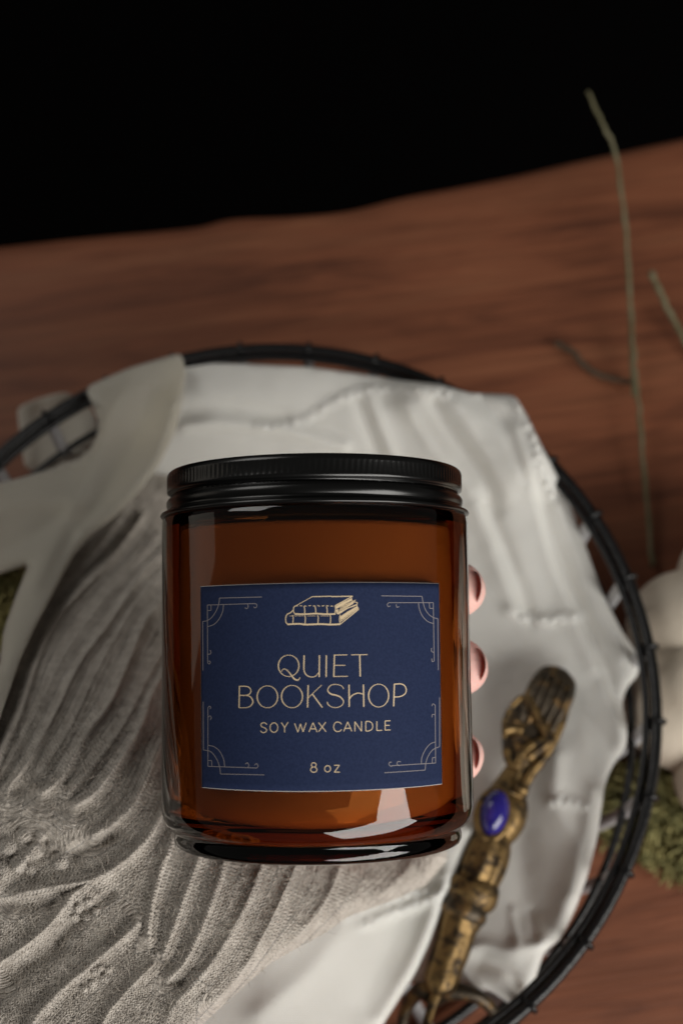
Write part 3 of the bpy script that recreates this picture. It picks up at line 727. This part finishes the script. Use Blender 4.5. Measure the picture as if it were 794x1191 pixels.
# --- printed books
g = (320, 680, 7.218); bkp = MB()
def SB(p, w_=.8, sm_=False): stroke(bkp, X(p, *g), w_, sm_)
SB([(165, 182), (310, 101)], .7); SB([(310, 101), (470, 97)], 1.0); SB([(470, 100), (645, 97)], 1.1); SB([(650, 97), (500, 178)], 1.1)
for a_ in range(0, 9): SB([(168 + a_ * 37, 179 - (a_ % 2) * 3), (190 + a_ * 37, 177 + (a_ % 3) * 2)], .8)
SB([(170, 178), (156, 192), (154, 225), (166, 246)], 1.0, True); SB([(163, 246), (250, 248), (340, 243), (420, 248), (505, 246)], 1.7, True)
for x_ in (245, 337, 433): SB([(x_ - 3, 182), (x_ + 2, 205), (x_ + 3, 242)], 1.0, True)
SB([(500, 180), (506, 205), (500, 240)], .9, True)
poly_fill(bkp, X([(506, 182), (560, 152), (610, 128), (640, 112), (640, 135), (610, 150), (560, 178), (512, 205)], *g))
poly_fill(bkp, X([(508, 212), (530, 205), (528, 228), (512, 240)], *g)); poly_fill(bkp, X([(512, 240), (600, 196), (690, 160), (684, 172), (600, 215), (528, 250)], *g))
for k in range(6): SB([(530 + k * 4, 228 - k * 9), (600 + k * 8, 190 - k * 9), (655 + k * 4, 158 - k * 6)], .55, True)
SB([(640, 112), (650, 140), (690, 150)], .8, True); SB([(690, 150), (684, 175), (700, 205)], .9, True)
SB([(150, 214), (128, 236), (100, 250), (88, 280), (92, 318), (106, 333)], 1.1, True); SB([(102, 333), (200, 329), (260, 335), (380, 331), (460, 335), (545, 332)], 1.8, True)
for x_ in (148, 250, 358, 462): SB([(x_ - 2, 256), (x_ + 3, 280), (x_, 330)], 1.0, True)
SB([(545, 252), (538, 290), (545, 328)], .9, True); SB([(545, 332), (700, 207)], 1.0)
poly_fill(bkp, X([(545, 268), (600, 230), (690, 178), (688, 192), (600, 255), (546, 300)], *g)); 
for k in range(3): SB([(548, 312 - k * 8), (620, 258 - k * 7), (692, 205 - k * 6)], .6, True)
SB([(120, 262), (240, 262)], .4); SB([(270, 263), (340, 262)], .4); SB([(380, 262), (450, 263)], .4)
o = bkp.build('printed_books', M_ink, jar, False); local(jar, o)

# ------------------------------------------------------------------ hand behind the jar
def grow(name, joints, edges, m, parent=None, sub=2):
    me = bpy.data.meshes.new(name); me.from_pydata([tuple(j[0]) for j in joints], edges, [])
    o = bpy.data.objects.new(name, me); COL.objects.link(o)
    s = o.modifiers.new('skin', 'SKIN'); 
    for i, j in enumerate(joints):
        me.skin_vertices[0].data[i].radius = (j[1], j[1] if len(j) < 3 else j[2]); me.skin_vertices[0].data[i].use_root = (i == 0)
    s.use_smooth_shade = True
    b = o.modifiers.new('sub', 'SUBSURF'); b.levels = sub; b.render_levels = sub
    me.materials.append(m)
    if parent: o.parent = parent
    return o
J = []; E_ = []
def jt(px, py, d, r, par=None):
    J.append((W(px, py, d), r)); 
    if par is not None: E_.append((par, len(J) - 1))
    return len(J) - 1
palm = jt(285, 850, .366, .017)
wr = jt(215, 985, .385, .021, palm); fa = jt(120, 1120, .405, .026, wr); jt(40, 1230, .425, .029, fa)
tips = []
for (ky, jy2, jy3, ty, r, tx) in ((725, 712, 696, 680, 1.0, 536), (795, 792, 785, 771, 1.04, 541), (862, 872, 884, 877, .95, 535)):
    kx = jt(320, ky, .358, .0105 * r, palm); a_ = jt(425, jy2, .3455, .0086 * r, kx); b_ = jt(505, jy3, .3335, .0074 * r, a_)
    m_ = jt(530, (jy3 + ty) / 2, .3245, .0078 * r, b_)
    c_ = jt(tx + 6, ty, .3155, .0070 * r, m_); tips.append((W(tx, ty, .3140), W(530, (jy3 + ty) / 2, .3235), r))
kx = jt(305, 920, .362, .0095, palm); a_ = jt(390, 935, .350, .0075, kx); b_ = jt(450, 945, .340, .0066, a_); jt(490, 938, .3315, .0056, b_)
th = jt(255, 790, .362, .012, palm); t2_ = jt(238, 730, .352, .0100, th); jt(243, 670, .346, .0082, t2_)
hand = grow('person', J, E_, M_skin, sub=3)
tag(hand, "person's hand behind the amber jar, three pink fingertips curled round its right side", 'person')
for tip, base, r in tips:
    ax = tip - base; ax /= np.linalg.norm(ax)
    out_ = tip - A1; out_ = out_ - (out_ @ AX) * AX; out_ -= (out_ @ ax) * ax; out_ /= np.linalg.norm(out_); sd = np.cross(ax, out_)
    V = []; Fc = []; nu = nv = 10
    for i in range(nu + 1):
        for j in range(nv + 1):
            u_ = (i / nu - .5) * 2; v_ = (j / nv - .5) * 2
            uu = u_ * math.sqrt(1 - v_ * v_ / 2); vv = v_ * math.sqrt(1 - u_ * u_ / 2)
            an = uu * .75; rr = .0055 * r
            V.append(tip + ax * (vv * .0042 - .0046) + rr * (math.cos(an) * out_ + math.sin(an) * sd) - out_ * .0006 * max(0, vv) ** 2)
    for i in range(nu):
        for j in range(nv): k = i * (nv + 1) + j; Fc.append((k, k + 1, k + nv + 2, k + nv + 1))
    o = mesh_obj('fingernail', V, Fc, M_nail, hand); s_ = o.modifiers.new('t', 'SOLIDIFY'); s_.thickness = .00025

# ------------------------------------------------------------------ brass handle with blue stone
bz = .060
def G(px, py, z=bz): return P(np.array(float(px)), np.array(float(py)), z)
bh = root('letter_opener', 'ornate antique brass letter opener with oval blue stone lying on the cream cloth', 'letter opener', tuple(G(560, 990, bz)))
def bpart(o): local(bh, o); return o
def bar(name, pts, m, flat=.8, seg=24, flute=0):
    """pts: (px, py, half width in px); an oval section bar along the path"""
    pts = [tuple(p) for p in spline(pts, 26)]
    C_ = [G(a, b_) for a, b_, _ in pts]; sc_ = [np.linalg.norm(G(a + 1, b_) - G(a, b_)) for a, b_, _ in pts]
    V = []; Fc = []; n_ = len(pts)
    Cn = np.array(C_); T = np.gradient(Cn, axis=0)
    for i in range(n_):
        t = T[i] / np.linalg.norm(T[i]); s_ = np.cross(t, [0, 0, 1]); s_ /= np.linalg.norm(s_); u_ = np.cross(s_, t)
        r = pts[i][2] * sc_[i]
        for k in range(seg):
            a = 2 * math.pi * k / seg; f_ = 1 + (flute * math.cos(a * 8) if flute else 0)
            V.append(Cn[i] + r * f_ * (math.cos(a) * s_ + flat * math.sin(a) * u_))
    for i in range(n_ - 1):
        for k in range(seg): k2 = (k + 1) % seg; Fc.append((i * seg + k, i * seg + k2, (i + 1) * seg + k2, (i + 1) * seg + k))
    Fc.append(tuple(range(seg))[::-1]); Fc.append(tuple((n_ - 1) * seg + k for k in range(seg)))
    o = mesh_obj(name, V, Fc, m, bh); recalc(o); return bpart(o)
bar('blade', [(478, 1250, 4), (492, 1205, 5), (502, 1170, 6), (512, 1145, 7), (518, 1130, 8)], M_brass, .6)
bar('grip_taper', [(508, 1158, 10), (511, 1146, 19), (518, 1122, 20), (526, 1100, 21), (531, 1080, 22), (536, 1066, 25)], M_brass, .8, 32, .05)
bar('collar', [(534, 1070, 24), (537, 1062, 29), (541, 1050, 27), (544, 1042, 29)], M_dark, .85)
bar('ring', [(542, 1050, 27), (545, 1044, 31), (549, 1036, 32), (552, 1030, 30), (553, 1026, 26)], M_brass, .85)
bar('fluted_grip', [(551, 1030, 22), (555, 1020, 25), (561, 1003, 27), (568, 985, 25), (574, 970, 20)], M_brass, .85, 48, .07)
bar('neck', [(590, 925, 22), (597, 905, 15), (605, 890, 14), (612, 872, 20)], M_brass, .7, 32, .06)
def oval(name, cx, cy, a_, b_, rot, m, z0, z1, dome=.35, ring_=None, nseg=40, nr=10):
    """domed oval boss; semi-axes in px, rot in degrees clockwise from vertical"""
    V = []; Fc = []; cr, sr = math.cos(math.radians(rot)), math.sin(math.radians(rot))
    c = G(cx, cy)
    for i in range(nr + 1):
        t = i / nr; ph = t * math.pi / 2
        f_ = math.cos(ph) ** .8 if i < nr else 0.001; z = z0 + (z1 - z0) * math.sin(ph) ** (1 / (.6 + dome))
        for k in range(nseg):
            an = 2 * math.pi * k / nseg; x = math.cos(an) * b_ * f_; y = math.sin(an) * a_ * f_
            p = G(cx + x * cr + y * sr, cy + x * sr - y * cr); V.append((p[0], p[1], z))
    V += [(v[0], v[1], z0 - .003) for v in V[:nseg]]; base = (nr + 1) * nseg
    for i in range(nr):
        for k in range(nseg): k2 = (k + 1) % nseg; Fc.append((i * nseg + k, i * nseg + k2, (i + 1) * nseg + k2, (i + 1) * nseg + k))
    for k in range(nseg): k2 = (k + 1) % nseg; Fc.append((base + k, base + k2, k2, k))
    Fc.append(tuple(nr * nseg + k for k in range(nseg))); Fc.append(tuple(base + k for k in range(nseg))[::-1])
    o = mesh_obj(name, V, Fc, m, bh); recalc(o); return bpart(o)
oval('bezel', 588, 948, 37, 25, 16, M_brass, bz - .001, bz + .0045, .2)
b = MB(); b.tube([G(573 + 18.5 * math.cos(t) * math.cos(.2) + 29 * math.sin(t) * math.sin(.2), 948 + 18.5 * math.cos(t) * math.sin(.2) - 29 * math.sin(t) * math.cos(.2), bz + .0045) for t in np.linspace(0, 2 * math.pi, 48, endpoint=False)], .0012, 8, closed=True)
bpart(b.build('bezel_ring', M_brass, bh))
oval('blue_stone', 573, 948, 28, 17, 11, M_stone, bz + .003, bz + .0085, .5)
oval('oval_plaque', 611, 852, 43, 26, 8, M_dark, bz - .001, bz + .0035, .1)
b = MB()
def raised(pts, r, z=bz + .0035, seg=8): b.tube([G(x, y, z) for x, y in spline(pts, 24)], r, seg)
raised([(611, 811), (622, 830), (634, 852), (637, 862), (625, 872), (612, 882)], .0019); raised([(636, 860), (620, 866), (606, 878), (600, 893)], .0016)
raised([(586, 850), (596, 847), (607, 849)], .0018); raised([(588, 872), (592, 886), (602, 893)], .0014); raised([(594, 822), (604, 812), (612, 811)], .0009)
raised([(586, 858), (586, 840), (592, 824)], .0008)
bpart(b.build('plaque_relief', M_brass, bh))
b = MB(); raised([(660, 800), (655, 830), (646, 855), (632, 880), (618, 898), (607, 918)], .0016, bz + .002)
b.tube([G(606, 915, bz + .003), G(604, 924, bz + .0035)], [.0026, .0024], 12)
bpart(b.build('side_band', M_brass, bh))
# ribbed end: five slats fanned side by side in a tilted block
bar('ribbed_end', [(618, 858, 17), (626, 838, 24), (636, 815, 27), (644, 797, 26), (650, 784, 20), (653, 778, 8)], M_dark, .35, 24)
b = MB()
for k in range(5):
    f_ = (k - 2) * 10.2
    pts = [G(622 + f_ * .85, 846 + f_ * .35, bz + .0024), G(636 + f_ * .95, 812 + f_ * .42, bz + .0032), G(646 + f_ * .8, 789 + f_ * .5 + abs(f_) * .1, bz + .0026)]
    b.tube(spline(pts, 10), [.0012] * 3 + [.0016] * 5 + [.0012, .0009], 10)
bpart(b.build('end_rib', M_dark, bh))
# curled guard ends below the grip
b = MB(); b.tube(spline([G(505, 1160, .056), G(520, 1154, .058), G(545, 1155, .058), G(562, 1164, .056), G(578, 1180, .052), G(600, 1192, .046)], 40), np.linspace(.0030, .0014, 40), 12)
bpart(b.build('curled_guard', M_dark, bh))
b = MB(); b.tube(spline([G(505, 1160, .056), G(490, 1152, .056), G(476, 1165, .052), G(468, 1190, .048), G(470, 1215, .045)], 30), np.linspace(.0030, .0014, 30), 12)
bpart(b.build('curled_guard', M_dark, bh))

# ------------------------------------------------------------------ white pumpkin
pc = P(np.array(925.), np.array(795.), .036); PR = .062
pk = root('white_pumpkin', 'cream white ribbed pumpkin at the right edge beside the basket', 'pumpkin', (pc[0], pc[1], 0))
V = []; Fc = []; nu, nv = 160, 60
for j in range(nv + 1):
    ph = math.pi * j / nv
    for i in range(nu):
        a = 2 * math.pi * i / nu; lob = abs(math.cos((a + .12) * 4.5)) ** .55
        rr = PR * math.sin(ph) ** .85 * (.84 + .16 * lob * (math.sin(ph) ** .5)) if 0 < j < nv else 1e-5
        z = .036 + .036 * math.cos(ph) - .012 * math.exp(-(math.sin(ph) / .25) ** 2) * (1 if ph < 1.57 else -.6) + .003 * lob * math.sin(ph)
        V.append((pc[0] + rr * math.cos(a), pc[1] + rr * math.sin(a), max(z, .0005)))
for j in range(nv):
    for i in range(nu): i2 = (i + 1) % nu; Fc.append((j * nu + i, j * nu + i2, (j + 1) * nu + i2, (j + 1) * nu + i))
o = mesh_obj('pumpkin_body', V, Fc, M_pump, pk); local(pk, o); recalc(o)
b = MB(); b.tube(spline([(pc[0], pc[1], .055), (pc[0] + .002, pc[1], .07), (pc[0] + .009, pc[1] + .004, .082)], 12), np.linspace(.007, .0045, 12), 10)
o = b.build('stalk', M_stalk, pk); local(pk, o)

# ------------------------------------------------------------------ dried stems and moss
def stem(name, pts, r, m, label, leaf=False):
    b = MB(); C_ = spline([P(np.array(float(a)), np.array(float(c)), z) for a, c, z in pts], 40)
    C_ = C_ + rng.normal(0, .00018, C_.shape)
    b.tube(C_, np.linspace(r, r * .8, len(C_)) * (1 + .12 * np.sin(np.arange(len(C_)) * 1.3)), 8)
    o = b.build(name, m); tag(o, label, 'stem', 'dried stems on the table'); return o
stem('dried_stem', [(758, 660, .004), (752, 590, .006), (744, 500, .010), (737, 420, .012), (733, 360, .014), (731, 318, .017)], .0010, M_stem, 'long dried green stem running straight down the wood towards the pumpkin')
stem('dried_stem', [(736, 460, .005), (733, 380, .012), (729, 290, .022), (722, 225, .030), (715, 178, .036), (701, 145, .043), (682, 106, .050)], .00095, M_stem, 'dried green stem whose bent tip reaches over the dark table edge')
stem('dried_stem', [(757, 317, .012), (770, 347, .010), (786, 378, .007), (812, 425, .003), (850, 480, .002)], .0014, M_stem, 'short dried stem slanting out of the right edge of the photo')
stem('dried_stem', [(646, 399, .004), (664, 408, .006), (678, 424, .006), (696, 436, .005), (716, 441, .004), (738, 446, .003)], .0013, M_stemd, 'short dark curled dried stem lying crosswise on the wood')
def moss(cx, cy, z0, rx, ry, n_, label, hgt=.018):
    b = MB(); c = P(np.array(float(cx)), np.array(float(cy)), z0)
    for k in range(n_):
        a = rng.uniform(0, 2 * math.pi); q_ = math.sqrt(rng.random())
        base = c + np.array([math.cos(a) * q_ * rx, math.sin(a) * q_ * ry, rng.uniform(0, hgt) * (1 - q_ * .6)])
        L = rng.uniform(.0015, .0055); d = rng.normal(0, 1, 3); d[2] = abs(d[2]) * .7; d /= np.linalg.norm(d)
        s_ = np.cross(d, rng.normal(0, 1, 3)); s_ /= np.linalg.norm(s_); wd = rng.uniform(.0004, .0010)
        up_ = np.cross(d, s_) * .0006
        b.add([base, base + d * L * .5 + s_ * wd, base + d * L, base + d * L * .5 - s_ * wd, base + d * L * .5 + up_], [(0, 1, 4), (1, 2, 4), (2, 3, 4), (3, 0, 4)])
    for k in range(max(4, n_ // 90)):
        a = rng.uniform(0, 2 * math.pi); e = c + np.array([math.cos(a) * rx * .9, math.sin(a) * ry * .9, hgt * .4])
        b.tube(spline([c + np.array([0, 0, .002]), (c + e) / 2 + np.array([0, 0, hgt * .5]), e], 8), .0006, 5)
    o = b.build('moss_clump', M_moss, smooth=False); tag(o, label, 'moss', 'clumps of green moss'); return o
moss(750, 948, .003, .020, .018, 2800, 'yellow green moss clump on the table by the pumpkin, outside the basket')
moss(800, 985, .003, .016, .014, 1600, 'small moss clump under the pumpkin at the right edge of the photo')
moss(5, 712, .060, .014, .014, 1600, 'dark green moss clump showing between cloth folds at the left edge', .012)
